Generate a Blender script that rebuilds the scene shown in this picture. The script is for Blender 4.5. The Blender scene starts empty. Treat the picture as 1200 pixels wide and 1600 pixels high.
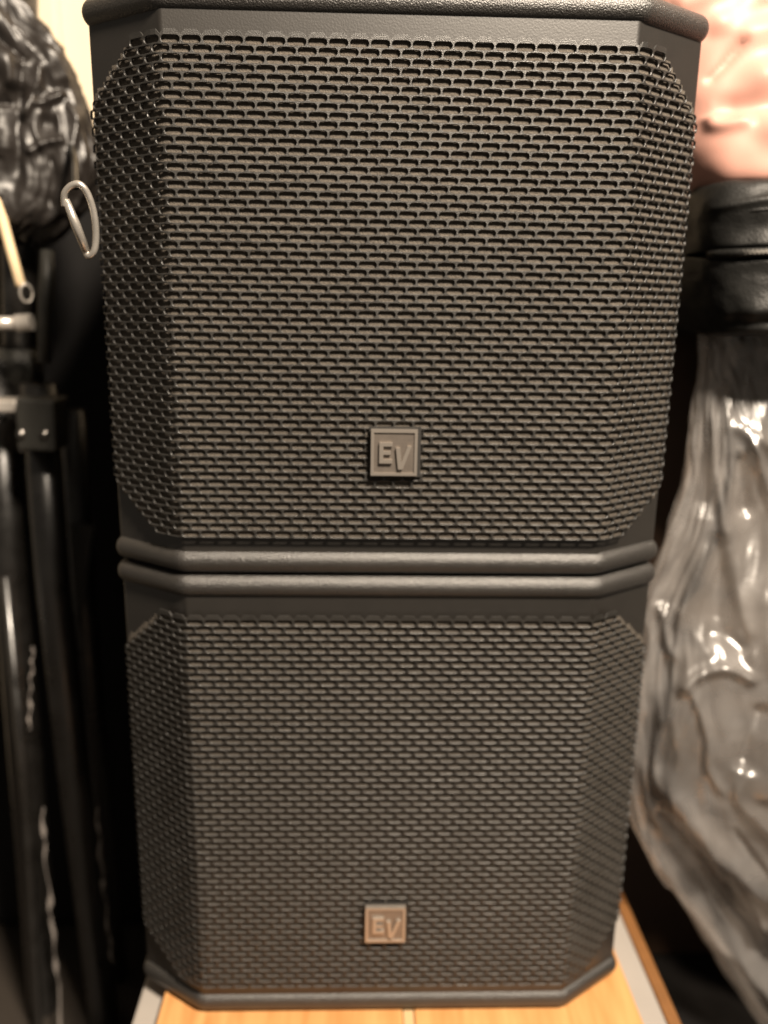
import bpy, bmesh, math, random
import numpy as np
from mathutils import Vector, Matrix
from mathutils import noise as mnoise

random.seed(7)
S = bpy.context.scene
COL = S.collection

# ------------------------------------------------------------------ camera
CAM = np.array([-0.0265, -0.6127, 0.6086])
PITCH, YAW, ROLL, FPX = 0.2438, -0.0325, 0.0159, 1297.56


def ray(px, py):
    u, v = px - 600.0, py - 800.0
    c, s = math.cos(ROLL), math.sin(ROLL)
    u, v = c * u + s * v, -s * u + c * v
    x, U = u / FPX, -v / FPX
    c, s = math.cos(PITCH), math.sin(PITCH)
    y, z = c + s * U, -s + c * U
    c, s = math.cos(YAW), math.sin(YAW)
    return np.array([c * x - s * y, s * x + c * y, z])


def at(px, py, Y):
    """real position of something seen in direction (px, py) that stands at depth Y"""
    d = ray(px, py)
    return CAM + d * (Y - CAM[1]) / d[1]


fw = ray(600, 800)
rt = ray(601, 800) - fw
up = ray(600, 799) - fw
fw, rt, up = [v / np.linalg.norm(v) for v in (fw, rt, up)]
camd = bpy.data.cameras.new('camera')
camd.sensor_fit = 'VERTICAL'
camd.sensor_height = 36.0
camd.lens = FPX / 1600.0 * 36.0
camd.clip_start = 0.02
camd.clip_end = 50
camd.dof.use_dof = True
camd.dof.focus_distance = 0.54
camd.dof.aperture_fstop = 2.6
cam = bpy.data.objects.new('camera', camd)
COL.objects.link(cam)
M = Matrix(((rt[0], up[0], -fw[0], CAM[0]), (rt[1], up[1], -fw[1], CAM[1]),
            (rt[2], up[2], -fw[2], CAM[2]), (0, 0, 0, 1)))
cam.matrix_world = M
S.camera = cam

# ------------------------------------------------------------------ light
world = bpy.data.worlds.new('World')
S.world = world
world.use_nodes = True
bg = world.node_tree.nodes['Background']
bg.inputs['Color'].default_value = (1.0, 0.86, 0.70, 1)
bg.inputs['Strength'].default_value = 0.12


def area(name, loc, target, size, power, col):
    l = bpy.data.lights.new(name, 'AREA')
    l.shape = 'DISK'
    l.size = size
    l.energy = power
    l.color = col
    o = bpy.data.objects.new(name, l)
    COL.objects.link(o)
    o.location = loc
    o.rotation_euler = (Vector(target) - Vector(loc)).to_track_quat('-Z', 'Y').to_euler()
    return o


area('ceiling_lamp', (0.50, -0.94, 1.80), (0.0, 0.0, 0.5), 0.30, 132, (1.0, 0.85, 0.68))

vs = S.view_settings
vs.view_transform = 'Standard'
vs.look = 'None'
vs.exposure = 0.0
vs.gamma = 1.0
vs.use_curve_mapping = False
S.render.engine = 'CYCLES'

# ------------------------------------------------------------------ helpers


def tag(o, label=None, cat=None, group=None, kind=None):
    if label: o['label'] = label
    if cat: o['category'] = cat
    if group: o['group'] = group
    if kind: o['kind'] = kind
    return o


def empty(name, loc=(0, 0, 0)):
    o = bpy.data.objects.new(name, None)
    o.empty_display_size = 0.02
    COL.objects.link(o)
    o.location = loc
    return o


def link(name, me, mat, parent=None, smooth=False):
    o = bpy.data.objects.new(name, me)
    COL.objects.link(o)
    if mat is not None and not me.materials:
        me.materials.append(mat)
    if parent is not None:
        o.parent = parent
        o.location = (0, 0, 0)
    if smooth:
        me.polygons.foreach_set('use_smooth', [True] * len(me.polygons))
    return o


def mesh(name, v, f):
    me = bpy.data.meshes.new(name)
    me.from_pydata([tuple(map(float, p)) for p in v], [], [tuple(map(int, q)) for q in f])
    me.update()
    return me


def wob(parent, pts):
    """world points -> local points of an unrotated parent"""
    L = np.array(parent.location) if parent is not None else np.zeros(3)
    return [tuple(np.array(p) - L) for p in pts]


def tube_data(path, rad, n=16, cap=True):
    path = [np.array(p, float) for p in path]
    k = len(path)
    rads = rad if hasattr(rad, '__len__') else [rad] * k
    v, f = [], []
    prev = None
    for i, p in enumerate(path):
        t = path[min(i + 1, k - 1)] - path[max(i - 1, 0)]
        t /= np.linalg.norm(t)
        if prev is None:
            a = np.array([0, 0, 1.0]) if abs(t[2]) < 0.9 else np.array([1.0, 0, 0])
        else:
            a = prev
        n1 = a - t * a.dot(t)
        n1 /= np.linalg.norm(n1)
        prev = n1
        n2 = np.cross(t, n1)
        for j in range(n):
            an = 2 * math.pi * j / n
            v.append(p + rads[i] * (math.cos(an) * n1 + math.sin(an) * n2))
    for i in range(k - 1):
        for j in range(n):
            a, b = i * n + j, i * n + (j + 1) % n
            f.append((a, b, b + n, a + n))
    if cap:
        f.append(tuple(range(n))[::-1])
        f.append(tuple(range((k - 1) * n, k * n)))
    return v, f


def smooth_path(pts, m=8):
    pts = [np.array(p, float) for p in pts]
    out = []
    for i in range(len(pts) - 1):
        p0, p1, p2, p3 = pts[max(i - 1, 0)], pts[i], pts[i + 1], pts[min(i + 2, len(pts) - 1)]
        for k in range(m):
            t = k / m
            out.append(0.5 * (2 * p1 + (p2 - p0) * t + (2 * p0 - 5 * p1 + 4 * p2 - p3) * t * t + (3 * p1 - p0 - 3 * p2 + p3) * t ** 3))
    out.append(pts[-1])
    return out


def tube(name, path, rad, mat, parent=None, n=16, smooth=True):
    v, f = tube_data(path, rad, n)
    o = link(name, mesh(name, wob(parent, v), f), mat, parent)
    me = o.data
    if smooth:
        me.polygons.foreach_set('use_smooth', [len(p.vertices) == 4 for p in me.polygons])
    return o


def box(name, c, size, mat, parent=None, bev=0.0, seg=2, rot=None):
    bm = bmesh.new()
    bmesh.ops.create_cube(bm, size=1.0)
    bmesh.ops.scale(bm, vec=size, verts=bm.verts)
    if bev:
        bmesh.ops.bevel(bm, geom=list(bm.edges), offset=bev, segments=seg, profile=0.5, affect='EDGES')
    if rot is not None:
        bmesh.ops.rotate(bm, cent=(0, 0, 0), matrix=rot, verts=bm.verts)
    L = Vector(parent.location) if parent is not None else Vector((0, 0, 0))
    bmesh.ops.translate(bm, vec=Vector(c) - L, verts=bm.verts)
    me = bpy.data.meshes.new(name)
    bm.to_mesh(me)
    bm.free()
    return link(name, me, mat, parent)


# ------------------------------------------------------------------ materials


def new_mat(name):
    m = bpy.data.materials.new(name)
    m.use_nodes = True
    nt = m.node_tree
    return m, nt, nt.nodes['Principled BSDF']


def pmat(name, col, rough, metal=0.0, spec=0.5, bump=0.0, bscale=400, var=0.0, vscale=30, sheen=0.0, coat=0.0, rvar=0.0):
    m, nt, b = new_mat(name)
    b.inputs['Base Color'].default_value = (*col, 1)
    b.inputs['Roughness'].default_value = rough
    b.inputs['Metallic'].default_value = metal
    b.inputs['Specular IOR Level'].default_value = spec
    if sheen:
        b.inputs['Sheen Weight'].default_value = sheen
        b.inputs['Sheen Roughness'].default_value = 0.4
    if coat:
        b.inputs['Coat Weight'].default_value = coat
        b.inputs['Coat Roughness'].default_value = 0.15
    tc = nt.nodes.new('ShaderNodeTexCoord')
    if var or rvar:
        nz = nt.nodes.new('ShaderNodeTexNoise')
        nz.inputs['Scale'].default_value = vscale
        nz.inputs['Detail'].default_value = 5
        nt.links.new(tc.outputs['Object'], nz.inputs['Vector'])
        if var:
            mx = nt.nodes.new('ShaderNodeMix')
            mx.data_type = 'RGBA'
            mx.inputs[6].default_value = (*[c * (1 - var) for c in col], 1)
            mx.inputs[7].default_value = (*[min(1, c * (1 + var)) for c in col], 1)
            nt.links.new(nz.outputs['Fac'], mx.inputs[0])
            nt.links.new(mx.outputs[2], b.inputs['Base Color'])
        if rvar:
            mr = nt.nodes.new('ShaderNodeMapRange')
            mr.inputs['From Min'].default_value = 0.3
            mr.inputs['From Max'].default_value = 0.7
            mr.inputs['To Min'].default_value = max(0.02, rough - rvar)
            mr.inputs['To Max'].default_value = min(1, rough + rvar)
            nt.links.new(nz.outputs['Fac'], mr.inputs['Value'])
            nt.links.new(mr.outputs['Result'], b.inputs['Roughness'])
    if bump:
        nb = nt.nodes.new('ShaderNodeTexNoise')
        nb.inputs['Scale'].default_value = bscale
        nb.inputs['Detail'].default_value = 3
        nt.links.new(tc.outputs['Object'], nb.inputs['Vector'])
        bp = nt.nodes.new('ShaderNodeBump')
        bp.inputs['Strength'].default_value = bump
        bp.inputs['Distance'].default_value = 0.001
        nt.links.new(nb.outputs['Fac'], bp.inputs['Height'])
        nt.links.new(bp.outputs['Normal'], b.inputs['Normal'])
    return m


MAT = {}
MAT['coat'] = pmat('textured_black_coating', (0.011, 0.0095, 0.008), 0.42, spec=0.9, bump=0.10, bscale=700, var=0.25, vscale=60)
MAT['rim'] = pmat('rim_black_coating', (0.016, 0.0145, 0.013), 0.42, spec=0.9, bump=0.75, bscale=900, var=0.3, vscale=90)
MAT['grille'] = pmat('grille_black_powder_coat', (0.013, 0.012, 0.0105), 0.45, spec=0.8, bump=0.3, bscale=1500, var=0.3, vscale=40, rvar=0.08)
MAT['foam'] = pmat('acoustic_foam', (0.095, 0.083, 0.070), 0.95, spec=0.1, bump=1.0, bscale=1300, var=0.5, vscale=500)
MAT['badge'] = pmat('bronze_grey_badge', (0.22, 0.190, 0.165), 0.34, metal=0.7, bump=0.15, bscale=500, var=0.2, vscale=120)
MAT['badge_letter'] = pmat('badge_letter_metal', (0.40, 0.36, 0.32), 0.30, metal=0.75)
MAT['pocket'] = pmat('badge_pocket_black', (0.012, 0.011, 0.010), 0.6)

# wood
m, nt, b = new_mat('varnished_pine')
tc = nt.nodes.new('ShaderNodeTexCoord')
mp = nt.nodes.new('ShaderNodeMapping')
mp.inputs['Scale'].default_value = (3.0, 0.35, 3.0)
nt.links.new(tc.outputs['Object'], mp.inputs['Vector'])
nz = nt.nodes.new('ShaderNodeTexNoise')
nz.inputs['Scale'].default_value = 22
nz.inputs['Detail'].default_value = 7
nz.inputs['Distortion'].default_value = 0.6
nt.links.new(mp.outputs['Vector'], nz.inputs['Vector'])
cr = nt.nodes.new('ShaderNodeValToRGB')
cr.color_ramp.elements[0].position = 0.3
cr.color_ramp.elements[0].color = (0.42, 0.18, 0.058, 1)
cr.color_ramp.elements[1].position = 0.72
cr.color_ramp.elements[1].color = (0.55, 0.30, 0.12, 1)
nt.links.new(nz.outputs['Fac'], cr.inputs['Fac'])
nt.links.new(cr.outputs['Color'], b.inputs['Base Color'])
b.inputs['Roughness'].default_value = 0.42
MAT['pine'] = m
MAT['shade_brown'] = pmat('shaded_wall_brown', (0.035, 0.020, 0.012), 0.55, var=0.3, vscale=30)  # dark brown stands in for the shaded wall behind the sack
MAT['pale_pine'] = pmat('pale_pine_strip', (0.50, 0.33, 0.17), 0.5, var=0.1, vscale=30)
MAT['edge_wood'] = pmat('brown_edging_wood', (0.17, 0.075, 0.024), 0.5, var=0.3, vscale=40)
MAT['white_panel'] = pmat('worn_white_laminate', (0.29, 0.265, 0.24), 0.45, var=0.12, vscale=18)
MAT['wall'] = pmat('cream_wall_paint', (0.66, 0.55, 0.40), 0.7, bump=0.15, bscale=120, var=0.06, vscale=6)
MAT['floor'] = pmat('dark_brown_floor', (0.030, 0.024, 0.019), 0.6, var=0.15, vscale=20)
MAT['satin'] = pmat('pink_satin', (0.40, 0.215, 0.17), 0.50, spec=0.35, sheen=0.1, bump=0.15, bscale=1800, var=0.05, vscale=12)
MAT['leather'] = pmat('black_bag_leatherette', (0.006, 0.006, 0.0055), 0.5, spec=0.3, bump=0.5, bscale=500, var=0.3, vscale=50)
MAT['zip'] = pmat('dull_zip_metal', (0.34, 0.32, 0.29), 0.35, metal=0.6)
MAT['black_film'] = pmat('black_plastic_film', (0.012, 0.0095, 0.008), 0.46, spec=0.6, bump=0.1, bscale=60, rvar=0.08, vscale=25)
MAT['tube'] = pmat('black_painted_tube', (0.010, 0.009, 0.008), 0.33, spec=1.0, var=0.3, vscale=40, rvar=0.1)
MAT['clamp'] = pmat('grey_black_plastic_clamp', (0.032, 0.031, 0.027), 0.5, bump=0.3, bscale=600, var=0.2)
MAT['steel'] = pmat('bright_steel', (0.58, 0.54, 0.49), 0.32, metal=0.5, rvar=0.08, vscale=60)
MAT['dull_steel'] = pmat('dull_steel', (0.16, 0.15, 0.14), 0.3, metal=0.9)
MAT['glint_strip'] = pmat('pale_film_glint', (0.30, 0.27, 0.25), 0.15, spec=1.0)  # pale gloss standing in for glints on crumpled film
MAT['cream'] = pmat('cream_cord', (0.62, 0.47, 0.29), 0.6, bump=0.5, bscale=700)
MAT['case'] = pmat('black_nylon_case', (0.0045, 0.004, 0.004), 0.8, spec=0.25, bump=0.5, bscale=900, var=0.3)
MAT['bundle'] = pmat('dark_grey_cloth', (0.045, 0.038, 0.032), 0.85, bump=0.5, bscale=300, var=0.35, vscale=14)

# clear polythene: thin film, part see-through, part milky, glossy
m, nt, b = new_mat('clear_polythene')
b.inputs['Base Color'].default_value = (0.58, 0.555, 0.54, 1)
b.inputs['Roughness'].default_value = 0.38
b.inputs['Specular IOR Level'].default_value = 0.7
tl = nt.nodes.new('ShaderNodeBsdfTranslucent')
tl.inputs['Color'].default_value = (0.74, 0.66, 0.59, 1)
m1 = nt.nodes.new('ShaderNodeMixShader')
m1.inputs[0].default_value = 0.25
tr = nt.nodes.new('ShaderNodeBsdfTransparent')
tr.inputs['Color'].default_value = (0.93, 0.90, 0.87, 1)
m2 = nt.nodes.new('ShaderNodeMixShader')
tc = nt.nodes.new('ShaderNodeTexCoord')
nz = nt.nodes.new('ShaderNodeTexNoise')
nz.inputs['Scale'].default_value = 14
nz.inputs['Detail'].default_value = 3
nt.links.new(tc.outputs['Object'], nz.inputs['Vector'])
mr = nt.nodes.new('ShaderNodeMapRange')
mr.inputs['From Min'].default_value = 0.3
mr.inputs['From Max'].default_value = 0.7
mr.inputs['To Min'].default_value = 0.10
mr.inputs['To Max'].default_value = 0.30
nt.links.new(nz.outputs['Fac'], mr.inputs['Value'])
out = nt.nodes['Material Output']
nt.links.new(b.outputs[0], m1.inputs[1])
nt.links.new(tl.outputs[0], m1.inputs[2])
nt.links.new(tr.outputs[0], m2.inputs[1])
nt.links.new(m1.outputs[0], m2.inputs[2])
nt.links.new(mr.outputs['Result'], m2.inputs[0])
gl = nt.nodes.new('ShaderNodeBsdfGlossy')
gl.inputs['Color'].default_value = (1, 1, 1, 1)
gl.inputs['Roughness'].default_value = 0.32
nb = nt.nodes.new('ShaderNodeTexNoise')
nb.inputs['Scale'].default_value = 75
nb.inputs['Detail'].default_value = 4
nb.inputs['Distortion'].default_value = 1.2
nt.links.new(tc.outputs['Object'], nb.inputs['Vector'])
bp = nt.nodes.new('ShaderNodeBump')
bp.inputs['Strength'].default_value = 0.12
bp.inputs['Distance'].default_value = 0.004
nt.links.new(nb.outputs['Fac'], bp.inputs['Height'])
nt.links.new(bp.outputs['Normal'], gl.inputs['Normal'])
nt.links.new(bp.outputs['Normal'], b.inputs['Normal'])
m3 = nt.nodes.new('ShaderNodeMixShader')
m3.inputs[0].default_value = 0.10
nt.links.new(m2.outputs[0], m3.inputs[1])
nt.links.new(gl.outputs[0], m3.inputs[2])
nt.links.new(m3.outputs[0], out.inputs['Surface'])
MAT['poly'] = m

# ------------------------------------------------------------------ setting
FLOOR_Z = -0.30
o = link('floor', mesh('floor', [(-1.6, -1.2, FLOOR_Z), (1.6, -1.2, FLOOR_Z), (1.6, 0.62, FLOOR_Z), (-1.6, 0.62, FLOOR_Z)], [(0, 1, 2, 3)]), MAT['floor'])
tag(o, 'dark brown floor around the white panel', 'floor', kind='structure')
WY = 0.60
wall = link('wall_back', mesh('wall_back', [(-1.4, WY, FLOOR_Z), (1.4, WY, FLOOR_Z), (1.4, WY, 1.7), (-1.4, WY, 1.7)], [(0, 1, 2, 3)]), MAT['wall'])
tag(wall, 'cream painted wall behind the speakers', 'wall', kind='structure')
xw = at(96, 30, WY)[0]
box('trim', (xw - 0.17, WY - 0.0085, 0.78), (0.34, 0.016, 1.8), MAT['wall'], wall, bev=0.004)

# white panel with a brown wooden edging, the pine board on top of it
pan = empty('white_panel', (0.015, 0.15, FLOOR_Z))
tag(pan, 'worn white laminate panel with brown wooden edging under the pine board', 'panel')
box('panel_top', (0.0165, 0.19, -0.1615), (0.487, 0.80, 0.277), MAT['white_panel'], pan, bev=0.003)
box('edging', (0.2675, 0.19, -0.1625), (0.013, 0.80, 0.275), MAT['edge_wood'], pan, bev=0.002)

brd = empty('pine_board', (0.015, 0.15, -0.0227))
tag(brd, 'varnished orange pine board directly beneath the lower loudspeaker', 'board')
xs = [-0.2005, 0.0175, 0.0275, 0.2315]
for k, (x0, x1) in enumerate(zip(xs[:-1], xs[1:])):
    if k == 1:
        box('strip', ((x0 + x1) / 2, 0.16, -0.0152), (x1 - x0 - 0.0006, 0.62, 0.014), MAT['pale_pine'], brd, bev=0.0008)
    else:
        box('plank', ((x0 + x1) / 2, 0.16, -0.0145), (x1 - x0 - 0.0006, 0.62, 0.0156), MAT['pine'], brd, bev=0.0015)

# ------------------------------------------------------------------ loudspeakers
H = 0.4110
UPPER_Z = 0.4043
BASE = UPPER_Z - H
RIM = 0.0203


def round_plan(poly, rads, seg=6):
    """closed polygon with rounded corners -> points and outward normals"""
    n = len(poly)
    P = [np.array(p, float) for p in poly]
    out, nor = [], []
    area2 = sum(P[i][0] * P[(i + 1) % n][1] - P[(i + 1) % n][0] * P[i][1] for i in range(n))
    sg = 1 if area2 > 0 else -1
    for i in range(n):
        a, bb, c = P[i - 1], P[i], P[(i + 1) % n]
        d1 = (bb - a) / np.linalg.norm(bb - a)
        d2 = (c - bb) / np.linalg.norm(c - bb)
        n1 = np.array([d1[1], -d1[0]]) * sg
        n2 = np.array([d2[1], -d2[0]]) * sg
        ang = math.acos(max(-1, min(1, d1.dot(d2))))
        r = rads[i]
        t = r * math.tan(ang / 2)
        cen = bb - d1 * t - n1 * r
        for k in range(seg + 1):
            w = k / seg
            nn = n1 * math.sin((1 - w) * ang) + n2 * math.sin(w * ang) if ang > 1e-4 else n1
            nn = nn / np.linalg.norm(nn)
            out.append(cen + nn * r)
            nor.append(nn)
    return np.array(out), np.array(nor)


A, Bx, Cy, BACK = 0.1637, 0.2235, 0.0412, 0.47
rim_plan = [(-A, 0), (A, 0), (Bx, Cy), (Bx, BACK), (-Bx, BACK), (-Bx, Cy)]
rim_r = [0.022, 0.022, 0.010, 0.012, 0.012, 0.010]
body_plan = [(-0.1605, 0.0042), (0.1605, 0.0042), (0.2195, 0.0448), (0.2195, BACK - 0.006), (-0.2195, BACK - 0.006), (-0.2195, 0.0448)]
body_r = [0.006, 0.006, 0.004, 0.01, 0.01, 0.004]


def slices(plan, rads, prof):
    P, N = round_plan(plan, rads)
    n = len(P)
    v, f = [], []
    for inset, z in prof:
        q = P - N * inset
        v += [(x, y, z) for x, y in q]
    for k in range(len(prof) - 1):
        for j in range(n):
            a, b2 = k * n + j, k * n + (j + 1) % n
            f.append((a, b2, b2 + n, a + n))
    f.append(tuple(range(n))[::-1])
    f.append(tuple(range((len(prof) - 1) * n, len(prof) * n)))
    return v, f


def grille_path():
    ds = 0.0005
    th1, th2 = math.radians(34.5), math.radians(76)
    s, x, y = 0.0, 0.0, 0.0
    tab = [(0, 0, 0, 0)]
    while s < 0.27:
        m_ = s + ds / 2
        if m_ < 0.156: ph = 0
        elif m_ < 0.168: ph = th1 * (m_ - 0.156) / 0.012
        elif m_ < 0.2265: ph = th1
        elif m_ < 0.2365: ph = th1 + (th2 - th1) * (m_ - 0.2265) / 0.010
        else: ph = th2
        x += ds * math.cos(ph)
        y += ds * math.sin(ph)
        s += ds
        tab.append((s, x, y, ph))
    return np.array(tab)


GT = grille_path()
GY = -0.002


def gmap(s, z, depth):
    """unrolled grille coordinates -> position; depth goes inwards"""
    s = np.asarray(s, float)
    a = np.abs(s)
    x = np.interp(a, GT[:, 0], GT[:, 1])
    y = np.interp(a, GT[:, 0], GT[:, 2])
    ph = np.interp(a, GT[:, 0], GT[:, 3])
    x = x - np.sin(ph) * depth
    y = y + np.cos(ph) * depth
    return np.stack([np.sign(s) * x, y + GY, np.broadcast_to(z, s.shape)], -1)


GP, GR, ROWS = 0.0139, 0.00565, 61
GZ0 = 0.0312
GZ1 = GZ0 + ROWS * GR
SMAX = 0.2345
BZ = 0.0985          # badge height


def inside(s, z, ease=0.0):
    a = abs(s)
    if a > SMAX + ease: return False
    for d in (GZ1 - z, z - GZ0):
        if (a - 0.186 - ease * 0.4) / 0.052 > d / 0.039: return False
    return True


def build_grille():
    hl, hr = 0.0040, 0.00226              # half straight part, end radius of a slot
    sl, ou = [], []
    half = [-90, -60, -30, 0, 30, 60, 90]
    oy = [-GR / 2, -GR / 2, -GR / 4, 0, GR / 4, GR / 2, GR / 2]
    for a, y_ in zip(half, oy):
        sl.append((hl + hr * math.cos(math.radians(a)), hr * math.sin(math.radians(a)), math.cos(math.radians(a)), math.sin(math.radians(a))))
        ou.append((hl if abs(a) == 90 else GP / 2, y_))
    sl.append((0, hr, 0, 1)); ou.append((0, GR / 2))
    for a, y_ in zip(half, oy):
        c, s_ = -math.cos(math.radians(a)), -math.sin(math.radians(a))
        sl.append((-hl + hr * c, hr * s_, c, s_))
        ou.append((-hl if abs(a) == 90 else -GP / 2, -y_))
    sl.append((0, -hr, 0, -1)); ou.append((0, -GR / 2))
    sl, ou = np.array(sl), np.array(ou)
    n = len(sl)
    cells = {}
    for r in range(ROWS):
        z = GZ0 + (r + 0.5) * GR
        off = 0.5 if r % 2 else 0.0
        for c in range(-20, 21):
            s = (c + off) * GP
            if not inside(s, z): continue
            if abs(s) < 0.0155 and abs(z - BZ) < 0.0175: continue
            cells[(r, int(round(2 * (c + off))))] = (s, z)
    V, F = [], []
    base = 0
    ch = 0.00030
    for (r, c2), (s0, z0) in cells.items():
        rings = [(ou[:, 0], ou[:, 1], 0.0), (sl[:, 0] + sl[:, 2] * ch, sl[:, 1] + sl[:, 3] * ch, 0.0),
                 (sl[:, 0], sl[:, 1], ch), (sl[:, 0], sl[:, 1], 0.0015)]
        nb = lambda dr, dc: (r + dr, c2 + dc) in cells
        if not all(nb(*k) for k in ((0, -2), (0, 2), (-1, -1), (-1, 1), (1, -1), (1, 1))):
            q = ou.copy()
            for j in range(n):          # free edges follow the slot outline
                ox, oz = ou[j]
                sx = 0 if abs(ox) < 1e-6 else (1 if ox > 0 else -1)
                need = []
                if abs(ox) > GP / 2 - 1e-6: need.append((0, 2 * sx))
                if abs(oz) > GR / 2 - 1e-6:
                    sz = 1 if oz > 0 else -1
                    need += [(sz, sx)] if sx else [(sz, -1), (sz, 1)]
                if not any(nb(*k) for k in need):
                    q[j] = (ox, GR / 2 + 0.0032) if r == ROWS - 1 and oz > GR / 2 - 1e-6 else sl[j, :2] + sl[j, 2:] * 0.0007
            rings = [(q[:, 0], q[:, 1], 0.0015), (q[:, 0], q[:, 1], 0.0)] + rings[1:]
        for dx, dz, dep in rings:
            V.append(gmap(s0 + dx, z0 + dz, dep))
        for k in range(len(rings) - 1):
            o1, o2 = base + k * n, base + (k + 1) * n
            for j in range(n):
                j2 = (j + 1) % n
                F.append((o1 + j, o1 + j2, o2 + j2, o2 + j))
        base += len(rings) * n
    V = np.concatenate(V)
    return mesh('grille', V, F)


def build_foam():
    ns, nz = 150, 110
    S_ = np.linspace(-SMAX - 0.007, SMAX + 0.007, ns)
    Z_ = np.linspace(GZ0 + 0.0003, GZ1 - 0.0003, nz)
    V, idx, F = [], {}, []
    for j, z in enumerate(Z_):
        for i, s in enumerate(S_):
            p = gmap(s, z, 0.0024 + 0.0002 * mnoise.noise(Vector((s * 60, z * 60, 0.3))))
            V.append(p)
    for j in range(nz - 1):
        for i in range(ns - 1):
            if inside((S_[i] + S_[i + 1]) / 2, (Z_[j] + Z_[j + 1]) / 2, 0.006):
                F.append((j * ns + i, j * ns + i + 1, (j + 1) * ns + i + 1, (j + 1) * ns + i))
    return mesh('foam', V, F)


def poly_extrude(name, polys, y0, y1):
    v, f = [], []
    for poly in polys:
        k, n = len(v), len(poly)
        v += [(x, y0, z) for x, z in poly] + [(x, y1, z) for x, z in poly]
        f.append(tuple(range(k, k + n)))
        for j in range(n):
            j2 = (j + 1) % n
            f.append((k + j2, k + j, k + n + j, k + n + j2))
    return mesh(name, v, f)


rp = []
for i in range(13):
    t = -math.pi / 2 + math.pi * i / 12
    rp.append((0.0098 * (1 - math.cos(t)), 0.01015 + 0.0099 * math.sin(t)))
me_rim_lo = mesh('rim', *slices(rim_plan, rim_r, rp))
me_rim_hi = mesh('rim', *slices(rim_plan, rim_r, [(a_, z_ + H - RIM) for a_, z_ in rp]))
me_body = mesh('cabinet', *slices(body_plan, body_r, [(0, 0.006), (0, 0.2), (0, H - 0.006)]))
me_grille = build_grille()
me_foam = build_foam()
E_poly = [[(-.0110, .0078), (-.0014, .0078), (-.0014, .0050), (-.0080, .0050), (-.0080, .0014), (-.0026, .0014), (-.0026, -.0012),
           (-.0080, -.0012), (-.0080, -.0049), (-.0014, -.0049), (-.0014, -.0077), (-.0110, -.0077)]]
V_poly = [[(.0012, .0040), (.0044, .0040), (.0054, -.0068), (.0098, .0052), (.0128, .0052), (.0064, -.0122), (.0030, -.0122)]]


def flip(polys): return [list(reversed(p)) for p in polys]


def speaker(name, loc, label):
    t = empty(name, loc)
    tag(t, label, 'loudspeaker', 'stacked black loudspeakers')

    def add(nm, me, mat, par=None, smooth=False):
        o = bpy.data.objects.new(nm, me)
        COL.objects.link(o)
        o.parent = par or t
        if not me.materials: me.materials.append(mat)
        if smooth: me.polygons.foreach_set('use_smooth', [len(p.vertices) == 4 for p in me.polygons])
        return o
    add('cabinet', me_body, MAT['coat'])
    add('rim', me_rim_hi, MAT['rim'], smooth=True)
    add('rim', me_rim_lo, MAT['rim'], smooth=True)
    g = add('grille', me_grille, MAT['grille'])
    add('foam', me_foam, MAT['foam'], g, smooth=True)
    bd = empty('badge')
    bd.parent = t
    bd.location = (0, -0.0058, BZ)
    bd['label'] = 'square bronze grey badge with raised letters'
    w = 0.0172
    q = box('plate', (0, 0.0011, 0), (2 * w - .002, 0.0022, 2 * w - .002), MAT['badge'], None, bev=0.0005)
    q.parent = bd
    fr = [[(-w, -w), (w, -w), (w, -w + .0022), (-w, -w + .0022)], [(-w, w - .0022), (w, w - .0022), (w, w), (-w, w)],
          [(-w, -w + .0022), (-w + .0022, -w + .0022), (-w + .0022, w - .0022), (-w, w - .0022)],
          [(w - .0022, -w + .0022), (w, -w + .0022), (w, w - .0022), (w - .0022, w - .0022)]]
    add('border', poly_extrude('border', flip(fr), -0.0010, 0.004), MAT['badge_letter'], bd)
    add('letter_e', poly_extrude('letter_e', E_poly, -0.0022, 0.0006), MAT['badge_letter'], bd)
    add('letter_v', poly_extrude('letter_v', flip(V_poly), -0.0022, 0.0006), MAT['badge_letter'], bd)
    q = box('pocket', (0.0008, 0.0058, 0), (0.0385, 0.0052, 0.0375), MAT['pocket'], None)
    q.parent = bd
    return t


speaker('loudspeaker', (0, 0, BASE), 'lower black loudspeaker standing on the orange pine board')
speaker('loudspeaker', (0, 0, UPPER_Z), 'upper black loudspeaker stacked on top of the other one')

# ------------------------------------------------------------------ soft things: lofted bodies with hand-laid folds


def seg_dist(X, Z, pts):
    best = np.full(X.shape, 9.0)
    sgn = np.zeros(X.shape)
    tt = np.zeros(X.shape)
    L = [math.hypot(pts[i + 1][0] - pts[i][0], pts[i + 1][1] - pts[i][1]) for i in range(len(pts) - 1)]
    tot = sum(L)
    acc = 0
    for i in range(len(pts) - 1):
        ax, az = pts[i]
        dx, dz = pts[i + 1][0] - ax, pts[i + 1][1] - az
        t = np.clip(((X - ax) * dx + (Z - az) * dz) / (dx * dx + dz * dz), 0, 1)
        ex, ez = X - ax - t * dx, Z - az - t * dz
        d = np.hypot(ex, ez)
        m_ = d < best
        best = np.where(m_, d, best)
        sgn = np.where(m_, np.sign(dx * ez - dz * ex), sgn)
        tt = np.where(m_, (acc + t * L[i]) / tot, tt)
        acc += L[i]
    return best, sgn, tt


def vnoise(X, Y, Z, sc, seed, oct_=3):
    out = np.empty(X.shape)
    it = np.nditer([X, Y, Z], flags=['multi_index'])
    for x, y, z in it:
        out[it.multi_index] = mnoise.fractal(Vector((float(x) * sc + seed, float(y) * sc, float(z) * sc)), 0.9, 2.0, oct_)
    return out


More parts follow.
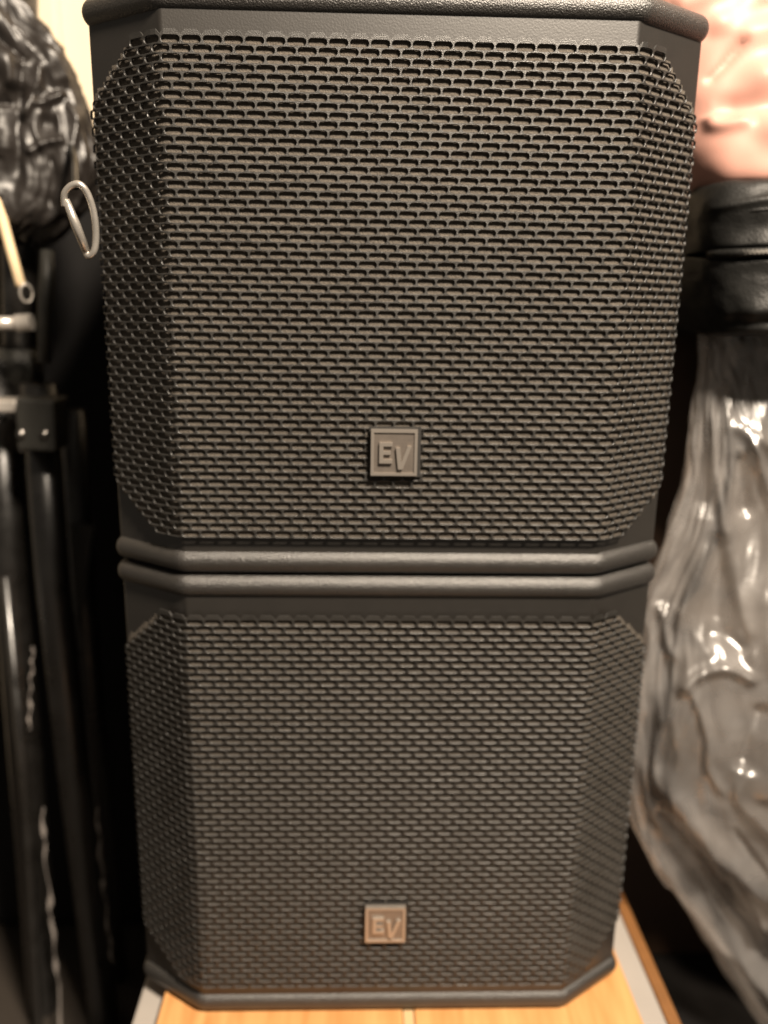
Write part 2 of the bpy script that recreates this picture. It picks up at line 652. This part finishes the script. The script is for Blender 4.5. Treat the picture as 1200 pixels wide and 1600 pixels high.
def ridged(X, Y, Z, sc, seed):
    out = np.empty(X.shape)
    it = np.nditer([X, Y, Z], flags=['multi_index'])
    for x, y, z in it:
        v = Vector((float(x) * sc + seed, float(y) * sc, float(z) * sc))
        w = mnoise.noise_vector(v * 0.6) * 0.5
        out[it.multi_index] = 1 - abs(mnoise.noise(v + w)) * 2
    return out


def loft(name, rows, Y, depth, nu, nv, strokes, mat, parent=None, noise=(), ridge=(), power=0.75, uspan=None, smooth=True, cap_pow=0.5, close=True, flow=(), dprof=((0, 1), (1, 1)), cap_e=6):
    """rows: (py, pxL, pxR) outline seen at depth Y, turned into real x,z there; depth: half thickness in metres"""
    R = np.array([[*(at(l, py, Y)[[0, 2]]), *(at(r, py, Y)[[0, 2]])] for py, l, r in rows])
    vv = np.linspace(0, 1, len(rows))
    v = np.linspace(0, 1, nv)
    sp = np.array(smooth_path(R, 10))
    vs_ = np.linspace(0, 1, len(sp))
    E_ = np.stack([np.interp(v, vs_, sp[:, k]) for k in range(4)], 1)
    th = np.linspace(0, 2 * math.pi, nu, endpoint=False) if close else np.linspace(0, math.pi, nu)
    cs, sn = np.cos(th), np.sin(th)
    cx = np.sign(cs) * np.abs(cs) ** power
    cy = np.sign(sn) * np.abs(sn) ** power
    xm, hw = (E_[:, 0] + E_[:, 2]) / 2, (E_[:, 2] - E_[:, 0]) / 2
    zm, hz = (E_[:, 1] + E_[:, 3]) / 2, (E_[:, 3] - E_[:, 1]) / 2
    capf = np.clip(1 - np.abs(2 * v - 1) ** cap_e, 0, 1) ** cap_pow
    capf = capf * np.interp(v, [a_ for a_, _ in dprof], [b_ for _, b_ in dprof])
    X = xm[:, None] - hw[:, None] * cx[None]
    Z = zm[:, None] - hz[:, None] * cx[None]
    Yv = Y - depth * capf[:, None] * cy[None]
    P = np.stack([X, Yv, Z], -1)
    # normals
    du = (np.roll(P, -1, 1) - np.roll(P, 1, 1)) if close else np.gradient(P, axis=1)
    dv = np.gradient(P, axis=0)
    N = np.cross(du, dv)
    N /= np.linalg.norm(N, axis=-1, keepdims=True) + 1e-12
    if N[nv // 2, nu // 4 if close else nu // 2][1] > 0: N = -N
    D = np.zeros(X.shape)
    front = np.clip(-N[..., 1] * 2.5, 0, 1)
    for st in strokes:
        kind, h, w, pts = st[:4]
        q = [tuple(at(a, b_, Y)[[0, 2]]) for a, b_ in pts]
        q = [tuple(p) for p in smooth_path(q, 6)] if len(q) > 2 else q
        d, sg, t = seg_dist(X, Z, q)
        tap = np.clip(np.sin(np.pi * np.clip(t, 0.0, 1)) * 2.5, 0.0, 1) if kind != 'puff' else 1
        if kind == 'ridge': g = np.exp(-(d / w) ** 2)
        elif kind == 'sharp': g = np.clip(1 - d / w, 0, 1) ** 1.6
        elif kind == 'step':      # high on the right-hand side of the stroke direction, falling off slowly
            g = np.where(sg < 0, np.exp(-(d / (w * 6))), np.exp(-(d / (w * 0.8)) ** 2) * 1.0 - 0.0)
        elif kind == 'puff': g = np.exp(-(d / w) ** 2)
        D += h * g * tap * front
    for sc, amp, sd in noise: D += amp * vnoise(X, Yv, Z, sc, sd)
    for sc, amp, sd in ridge: D += amp * (ridged(X, Yv, Z, sc, sd) - 0.5)
    for ku, kv, amp, sd in flow:      # creases that run along the length of the body
        U2 = np.arctan2(cy, cx)[None] / math.pi + 0 * X
        V2 = np.broadcast_to(v[:, None], X.shape)
        W_ = vnoise(U2 * 2.0, V2 * 5.0, 0 * X, 1.0, sd + 11) * 0.25
        D += amp * (ridged(U2 * ku + W_, V2 * kv, 0 * X, 1.0, sd) - 0.5)
    P = P + N * D[..., None]
    V = P.reshape(-1, 3)
    F = []
    for j in range(nv - 1):
        for i in range(nu if close else nu - 1):
            i2 = (i + 1) % nu
            F.append((j * nu + i, j * nu + i2, (j + 1) * nu + i2, (j + 1) * nu + i))
    if close:
        F.append(tuple(range(nu))[::-1])
        F.append(tuple(range((nv - 1) * nu, nv * nu)))
    me = mesh(name, wob(parent, V), F)
    return link(name, me, mat, parent, smooth=smooth)


# pink satin cushion, top right
rows = [(-260, 1130, 1330), (-180, 1040, 1480), (-60, 1015, 1560), (60, 1035, 1590), (160, 1045, 1580), (230, 1050, 1560), (285, 1062, 1540), (318, 1090, 1480)]
st = [('sharp', -0.0054, 0.006, [(1080, 145), (1108, 116), (1138, 80)]),
      ('puff', 0.0081, 0.014, [(1160, 142), (1260, 125)]),
      ('puff', 0.0081, 0.014, [(1150, 70), (1230, 60)]),
      ('puff', 0.0081, 0.013, [(1165, 228), (1260, 215)]),
      ('ridge', -0.0054, 0.009, [(1085, 182), (1130, 186), (1200, 180), (1280, 170)]),
      ('ridge', 0.0041, 0.009, [(1085, 62), (1130, 40), (1175, 0), (1210, -40)]),
      ('ridge', 0.0041, 0.009, [(1040, 20), (1090, 5), (1130, -40)]),
      ('ridge', -0.0027, 0.010, [(1110, 55), (1150, 40), (1200, 28), (1260, 22)]),
      ('ridge', 0.0054, 0.006, [(1085, 190), (1092, 212), (1135, 208)])]
o = loft('satin_cushion', rows, 0.17, 0.085, 180, 150, st, MAT['satin'], noise=[(7, 0.008, 3.1), (18, 0.0012, 1.1)], power=0.85, cap_pow=0.45, dprof=((0, 0.15), (0.45, 0.45), (0.7, 0.8), (0.88, 1.05), (1, 1)))
tag(o, 'crumpled pink satin cushion on top of the black zipped bag', 'cushion')

# black zipped bag under the cushion
bag = empty('zipped_bag', tuple(at(1230, 520, 0.17)))
tag(bag, 'black padded bag with a zip lying under the pink cushion', 'bag')
loft('lid', [(298, 1075, 1560), (315, 1068, 1566), (345, 1064, 1574), (380, 1064, 1574), (400, 1064, 1574)], 0.17, 0.10, 140, 80,
     [('ridge', 0.002, 0.003, [(1060, 342), (1130, 330), (1210, 320), (1300, 316)]), ('ridge', -0.003, 0.012, [(1060, 372), (1200, 358), (1300, 352)])],
     MAT['leather'], bag, noise=[(14, 0.003, 1.0), (45, 0.0008, 3.0)], power=0.45, cap_e=14, dprof=((0, 0.8), (0.4, 0.92), (1, 1.0)))
loft('lower_panel', [(404, 1064, 1574), (430, 1062, 1576), (465, 1062, 1576), (495, 1066, 1572), (522, 1074, 1560)], 0.17, 0.10, 140, 80,
     [('ridge', 0.004, 0.009, [(1090, 482), (1150, 484), (1240, 470)]), ('ridge', -0.004, 0.006, [(1070, 503), (1200, 494)]),
      ('ridge', -0.003, 0.012, [(1080, 440), (1160, 430), (1240, 425)])],
     MAT['leather'], bag, noise=[(16, 0.003, 5.0), (50, 0.001, 5.0)], power=0.45, cap_e=14)


def bag_line(pyl, pyr, off, n=40):
    out = []
    for k in range(n):
        w = k / (n - 1)
        p = at(1070 + 260 * w, pyl + (pyr - pyl) * w, 0.17)
        xl, xr = at(1066, 400, 0.17)[0], at(1574, 400, 0.17)[0]
        u = (p[0] - (xl + xr) / 2) / ((xr - xl) / 2)
        c_ = max(1e-3, 1 - min(1, abs(u)) ** (2 / 0.45))
        out.append((p[0], 0.17 - (0.10 + off) * c_ ** 0.225, p[2]))
    return out


zp = tube('zip_tape', bag_line(404, 400, -0.001), 0.0036, MAT['leather'], bag)
L = bag_line(403.5, 399.5, 0.003, 110)
v, f = [], []
for k, p in enumerate(L):
    q = len(v)
    for dx in (-.0006, .0006):
        for dy in (-.0006, .0012):
            for dz in (-.0013, .0013):
                v.append((p[0] + dx, p[1] + dy, p[2] + dz + (0.0004 if k % 2 else -0.0004)))
    f += [tuple(q + i for i in t) for t in ((0, 1, 3, 2), (4, 6, 7, 5), (0, 4, 5, 1), (2, 3, 7, 6), (0, 2, 6, 4), (1, 5, 7, 3))]
zt = link('zip_teeth', mesh('zip_teeth', wob(bag, v), f), MAT['zip'], bag)
zt['kind'] = 'stuff'
tube('piping', bag_line(346, 336, -0.006), 0.0021, MAT['leather'], bag, n=8)

# clear plastic sack of things, right
PY = 0.15
rows = [(455, 1150, 1500), (500, 1105, 1560), (560, 1098, 1600), (640, 1092, 1640), (740, 1082, 1720), (830, 1058, 1760), (930, 1010, 1800), (1000, 998, 1820), (1090, 988, 1830),
        (1180, 978, 1830), (1260, 983, 1830), (1340, 1022, 1830), (1430, 1078, 1830), (1520, 1138, 1820), (1600, 1195, 1790), (1680, 1260, 1740), (1730, 1340, 1680)]
st = [('step', 0.0072, 0.005, [(1145, 1030), (1128, 930), (1118, 850), (1110, 760), (1104, 660), (1100, 590)]),
      ('sharp', 0.0102, 0.008, [(1150, 672), (1162, 705), (1180, 760), (1200, 815)]),
      ('ridge', 0.0059, 0.006, [(1128, 655), (1165, 680), (1215, 705)]),
      ('ridge', -0.0068, 0.007, [(1140, 700), (1145, 745), (1150, 800)]),
      ('ridge', 0.0051, 0.007, [(1165, 900), (1160, 960), (1175, 1030)]),
      ('ridge', 0.0068, 0.009, [(1092, 780), (1080, 850), (1060, 920), (1030, 960)]),
      ('ridge', -0.0068, 0.010, [(1108, 820), (1102, 900), (1090, 960)]),
      ('sharp', 0.0085, 0.008, [(1022, 930), (1028, 970), (1030, 1010)]),
      ('sharp', 0.0102, 0.010, [(1036, 1055), (1060, 1025), (1100, 1008), (1145, 1030)]),
      ('ridge', -0.0102, 0.010, [(1075, 965), (1110, 970), (1140, 985)]),
      ('ridge', -0.0136, 0.009, [(1150, 1055), (1138, 1090), (1115, 1150)]),
      ('sharp', 0.0068, 0.008, [(1050, 1030), (1070, 1100), (1072, 1150), (1095, 1190)]),
      ('step', 0.0078, 0.005, [(1215, 1310), (1150, 1235), (1106, 1184), (1126, 1140), (1148, 1060)]),
      ('ridge', 0.0076, 0.008, [(1135, 1190), (1170, 1140), (1220, 1110)]),
      ('ridge', -0.0068, 0.008, [(1150, 1210), (1200, 1180), (1240, 1170)]),
      ('ridge', 0.0102, 0.010, [(1008, 1160), (1040, 1215), (1095, 1285), (1180, 1350), (1240, 1390)]),
      ('sharp', -0.0068, 0.006, [(1100, 1230), (1140, 1290), (1185, 1345), (1230, 1370)]),
      ('ridge', -0.0170, 0.014, [(1005, 1230), (1050, 1300), (1100, 1370), (1150, 1430), (1210, 1480)]),
      ('ridge', 0.0102, 0.008, [(990, 1270), (1030, 1330), (1085, 1400), (1140, 1460), (1220, 1540)]),
      ('sharp', -0.0068, 0.006, [(1035, 1350), (1080, 1410), (1130, 1460)]),
      ('ridge', 0.0059, 0.006, [(1150, 1370), (1148, 1400), (1165, 1450)]),
      ('ridge', -0.0102, 0.008, [(1185, 1380), (1195, 1420), (1190, 1450)])]
sack = loft('clear_plastic_sack', rows, PY, 0.085, 420, 380, st, MAT['poly'], noise=[(9, 0.005, 2.0)], flow=[(11, 5, 0.008, 4.0), (26, 9, 0.0045, 9.0), (60, 20, 0.0018, 2.0)], power=0.8, dprof=((0, 0.1), (0.12, 0.1), (0.3, 0.4), (0.5, 0.9), (0.65, 1), (1, 0.85)))
tag(sack, 'crumpled clear plastic sack stuffed full beside the speakers', 'plastic sack')
rows2 = [(480, 1160, 1480), (560, 1130, 1600), (640, 1125, 1640), (740, 1130, 1680), (850, 1105, 1740), (950, 1060, 1770), (1060, 1040, 1790), (1160, 1030, 1790), (1260, 1045, 1790),
         (1350, 1090, 1790), (1440, 1145, 1780), (1530, 1215, 1750), (1600, 1330, 1680)]
rows2 = [(a_, b_ + 16, c_ - 16) for a_, b_, c_ in rows2]
o = loft('cloth_bundle', rows2, PY + 0.012, 0.046, 110, 110, [], MAT['bundle'], noise=[(12, 0.012, 6.0), (35, 0.004, 3.0)], ridge=[(12, 0.010, 1.0)], power=0.8, dprof=((0, 0.1), (0.12, 0.1), (0.3, 0.35), (0.5, 0.9), (1, 0.9)))
tag(o, 'dark grey cloth bundle seen dimly inside the clear plastic sack', 'cloth bundle')

# box added as dark shade behind the sack, also carrying the zipped bag
cb = empty('shade_box', (0.50, 0.40, FLOOR_Z))
tag(cb, 'added dark brown box standing in for the shade behind the plastic sack', 'cabinet')
box('shade_body', (0.50, 0.42, 0.145), (0.46, 0.28, 0.888), MAT['shade_brown'], cb, bev=0.003)
box('top', (0.497, 0.414, 0.598), (0.476, 0.30, 0.014), MAT['shade_brown'], cb, bev=0.003)

# black nylon case on the floor, right of the white panel
cs = empty('black_case', (0.42, 0.2, FLOOR_Z))
tag(cs, 'black nylon case on the floor beneath the plastic sack', 'case')
box('body', (0.445, 0.235, FLOOR_Z + 0.052), (0.318, 0.46, 0.10), MAT['case'], cs, bev=0.02, seg=4)
tube('seam_piping', [(0.281, 0.03, FLOOR_Z + 0.088), (0.281, 0.2, FLOOR_Z + 0.088), (0.281, 0.44, FLOOR_Z + 0.088)], 0.003, MAT['leather'], cs, n=8)

# ------------------------------------------------------------------ left: folded stand, black film, clip, cord
TY = 0.10
stand = empty('tripod_stand', (at(60, 1600, TY + 0.19)[0], TY + 0.19, FLOOR_Z))
tag(stand, 'folded black tripod stand with thick tubes left of the speakers', 'stand')


LD = 0.19


def P2(px, py, Y=TY): return at(px, py, Y + LD)


def tubeL(name, path, rad, mat, parent=None, n=16):
    k = 1.13
    return tube(name, path, [r * k for r in rad] if hasattr(rad, '__len__') else rad * k, mat, parent, n)


tubeL('pole', [P2(28, -40, 0.13), P2(30, 300, 0.13), P2(33, 700, 0.13)], 0.0165, MAT['tube'], stand, n=24)
tubeL('leg', [P2(-8, 560, 0.12), P2(18, 900, 0.12), P2(45, 1250, 0.12), P2(75, 1640, 0.12), P2(98, 1940, 0.12)], 0.0175, MAT['tube'], stand, n=24)
tubeL('leg', [P2(60, 600, 0.09), P2(84, 920, 0.09), P2(115, 1200, 0.09), P2(166, 1610, 0.09), P2(200, 1880, 0.09)], 0.0165, MAT['tube'], stand, n=24)
tubeL('leg', [P2(112, 640, 0.17), P2(128, 900, 0.17), P2(148, 1150, 0.17), P2(185, 1560, 0.17), P2(205, 1760, 0.17)], 0.0135, MAT['tube'], stand, n=24)
tubeL('brace', [P2(8, 900, 0.07), P2(40, 1240, 0.07), P2(62, 1640, 0.07), P2(78, 1850, 0.07)], 0.005, MAT['tube'], stand, n=12)
c0 = P2(68, 660, 0.065)
cl = empty('clamp', (0, 0, 0))
cl.parent = stand
cl.location = Vector(c0) - stand.location
cl.scale = (1.13, 1.13, 1.13)
q = box('clamp_body', (0, 0, 0), (0.034, 0.040, 0.047), MAT['clamp'], None, bev=0.003, seg=3, rot=Matrix.Rotation(math.radians(3), 3, 'Y'))
q.parent = cl
for dx in (-0.013, 0.0075):
    v, f = tube_data([(dx, -0.019, -0.008), (dx, -0.0225, -0.008), (dx, -0.024, -0.008)], [0.0042, 0.0042, 0.0022], 14)
    q = link('bolt', mesh('bolt', v, f), MAT['dull_steel'])
    q.parent = cl
q = box('bracket', (-0.034, 0.004, 0.0155), (0.030, 0.03, 0.011), MAT['steel'], None, bev=0.002)
q.parent = cl
q = box('bracket', (-0.0195, 0.006, -0.004), (0.0035, 0.028, 0.045), MAT['steel'], None, bev=0.001)
q.parent = cl
# pivot pin with its head
pa, pb, pc = P2(-30, 505, 0.055), P2(26, 505, 0.055), P2(50, 503, 0.055)
pn = tubeL('pivot_pin', [pa, pb], 0.0058, MAT['steel'], stand, n=16)
v, f = tube_data([pb, pc], 0.0085, 16)
o = link('pin_head', mesh('pin_head', wob(stand, v), f), MAT['steel'], stand)
# lever
tubeL('lever', [P2(74, 392, 0.075), P2(73, 440, 0.07), P2(70, 500, 0.07), P2(70, 565, 0.075)], [0.0055, 0.0068, 0.0065, 0.006], MAT['clamp'], stand, n=14)
tubeL('collar', [P2(31, 545, 0.13), P2(33, 600, 0.13)], 0.021, MAT['clamp'], stand, n=24)

# steel snap hook
MAT['zinc'] = pmat('zinc_plated_wire', (0.50, 0.47, 0.43), 0.28, metal=0.75, rvar=0.08, vscale=200)
hk = empty('snap_hook', tuple(P2(125, 345, -0.179)))
tag(hk, 'bright steel wire snap hook hanging beside the upper speaker', 'hook')
tubeL('loop', smooth_path([P2(101, 322, -0.182), P2(101, 303, -0.184), P2(112, 290, -0.185), P2(126, 289, -0.185), P2(138, 305, -0.183), P2(147, 335, -0.180), P2(150, 368, -0.177), P2(147, 392, -0.176), P2(138, 400, -0.175), P2(134, 390, -0.175)], 8), 0.0021, MAT['zinc'], hk, n=12)
tubeL('gate', [P2(103, 312, -0.183), P2(118, 350, -0.179), P2(135, 393, -0.175)], [0.0021, 0.0029, 0.0026], MAT['zinc'], hk, n=12)
tubeL('strap', smooth_path([P2(118, 290, -0.184), P2(117, 270, -0.14), P2(116, 250, -0.06), P2(112, 235, 0.04), P2(108, 225, 0.08)], 8), 0.0028, MAT['leather'], hk, n=10)

# cream cord with a steel ring
cd = empty('cream_cord', tuple(P2(20, 400, 0.05)))
tag(cd, 'short cream cord ending in a small steel ring at the left', 'cord')
tubeL('cord', smooth_path([P2(-25, 250, .05), P2(-4, 315, .05), P2(15, 385, .049), P2(33, 448, .047)], 8), 0.0044, MAT['cream'], cd, n=12)
cen = P2(41, 458, .045)
tubeL('ring', [cen + np.array([0.0058 * math.cos(a) * 0.8, 0.0058 * math.cos(a) * 0.6, 0.0085 * math.sin(a)]) for a in np.linspace(0, 2 * math.pi, 26)], 0.0011, MAT['steel'], cd, n=8)

# black plastic sack draped over the top of the stand
rows = [(-170, -160, -60), (-110, -230, 0), (-40, -240, 22), (20, -240, 48), (80, -240, 92), (150, -240, 132), (220, -235, 146), (290, -220, 148), (345, -180, 118), (375, -120, 60)]
st = [('puff', 0.0075, 0.012, [(2, 45), (-20, 40)]),
      ('ridge', 0.0090, 0.010, [(8, 85), (30, 120), (52, 160)]),
      ('sharp', -0.0090, 0.010, [(15, 65), (45, 95), (70, 110)]),
      ('ridge', 0.0060, 0.006, [(60, 30), (75, 60), (90, 100), (115, 150)]),
      ('sharp', 0.0090, 0.008, [(80, 110), (82, 150), (62, 205)]),
      ('sharp', -0.0090, 0.009, [(62, 100), (60, 150), (58, 230), (60, 290)]),
      ('sharp', 0.0067, 0.007, [(75, 180), (100, 168), (120, 150)]),
      ('ridge', -0.0075, 0.009, [(90, 205), (110, 205)]),
      ('sharp', 0.0067, 0.007, [(70, 255), (95, 235), (118, 230)]),
      ('sharp', -0.0075, 0.008, [(0, 185), (30, 180), (50, 175)]),
      ('ridge', 0.0075, 0.006, [(25, 215), (25, 260)]),
      ('sharp', 0.0060, 0.006, [(118, 160), (128, 200), (122, 260), (118, 310)]),
      ('sharp', -0.0060, 0.006, [(100, 250), (105, 290), (95, 330)])]
o = loft('black_plastic_bag', rows, 0.10 + LD, 0.055, 280, 260, st, MAT['black_film'], noise=[(16, 0.006, 1.5), (45, 0.0012, 3.0)], flow=[(8, 4, 0.007, 2.5), (18, 8, 0.0038, 6.5), (44, 16, 0.0012, 1.5)], power=0.9)
tag(o, 'glossy black plastic bag bulging over the top of the tripod stand', 'plastic bag')

# small gusset plate on the rear leg
g0 = [P2(108, 818, .14), P2(146, 822, .14), P2(125, 988, .14)]
v = [p for p in g0] + [p + np.array([0, 0.004, 0]) for p in g0]
link('gusset', mesh('gusset', wob(stand, v), [(0, 2, 1), (3, 4, 5), (0, 1, 4, 3), (1, 2, 5, 4), (2, 0, 3, 5)]), MAT['clamp'], stand)

# thin pale film strips shaped as the glints of crumpled plastic on the legs


def glint_strip(pts, w, turns, seed, label):
    path = smooth_path([P2(*p) for p in pts], 30)
    n = len(path)
    rnd = random.Random(seed)
    ph = rnd.random() * 6
    v, f = [], []
    for k, p in enumerate(path):
        t = k / (n - 1)
        a = ph + turns * 2 * math.pi * t + 0.8 * math.sin(t * 23 + ph)
        ww = w * (0.45 + 0.55 * abs(math.sin(t * math.pi))) * (0.75 + 0.25 * math.sin(t * 41 + ph))
        d = np.array([math.cos(a), math.sin(a), 0]) * ww
        e = np.array([-math.sin(a), math.cos(a), 0]) * 0.0004
        c_ = p + np.array([0.0012 * math.sin(t * 31 + ph), 0, 0])
        v += [c_ - d - e, c_ + d - e, c_ + d + e, c_ - d + e]
    for k in range(n - 1):
        for j_ in range(4):
            j2 = (j_ + 1) % 4
            f.append((4 * k + j_, 4 * k + j2, 4 * k + 4 + j2, 4 * k + 4 + j_))
    f += [(3, 2, 1, 0), tuple(range(4 * n - 4, 4 * n))]
    o = link('film_glint', mesh('film_glint', v, f), MAT['glint_strip'], smooth=True)
    tag(o, label, 'plastic ribbon', 'pale film glints')


glint_strip([(66, 1262, .06), (70, 1330, .06), (80, 1430, .06), (88, 1510, .06), (98, 1640, .06)], 0.0034, 3.2, 3, 'longest pale film strip shaped as a glint between the two thick stand legs')
glint_strip([(151, 1262, .055), (158, 1340, .055), (167, 1430, .055), (176, 1505, .055)], 0.0026, 2.6, 8, 'pale film strip shaped as a glint on the stand leg nearest the lower speaker')
glint_strip([(52, 1010, .065), (48, 1070, .065), (46, 1140, .065)], 0.0022, 1.3, 5, 'short pale film strip shaped as a glint high up between the stand legs')

# added dark backing that hides the light wall behind the stand
tc_ = empty('dark_backing', (-0.46, 0.515, FLOOR_Z))
tag(tc_, 'tall black case-shaped backing added to darken the gaps behind the tripod stand', 'case')
box('body', (-0.46, 0.515, 0.245), (0.42, 0.13, 1.086), MAT['case'], tc_, bev=0.02, seg=4)
tubeL('edge_piping', [(-0.26, 0.447, FLOOR_Z + 0.02), (-0.26, 0.447, 0.76)], 0.003, MAT['leather'], tc_, n=8)
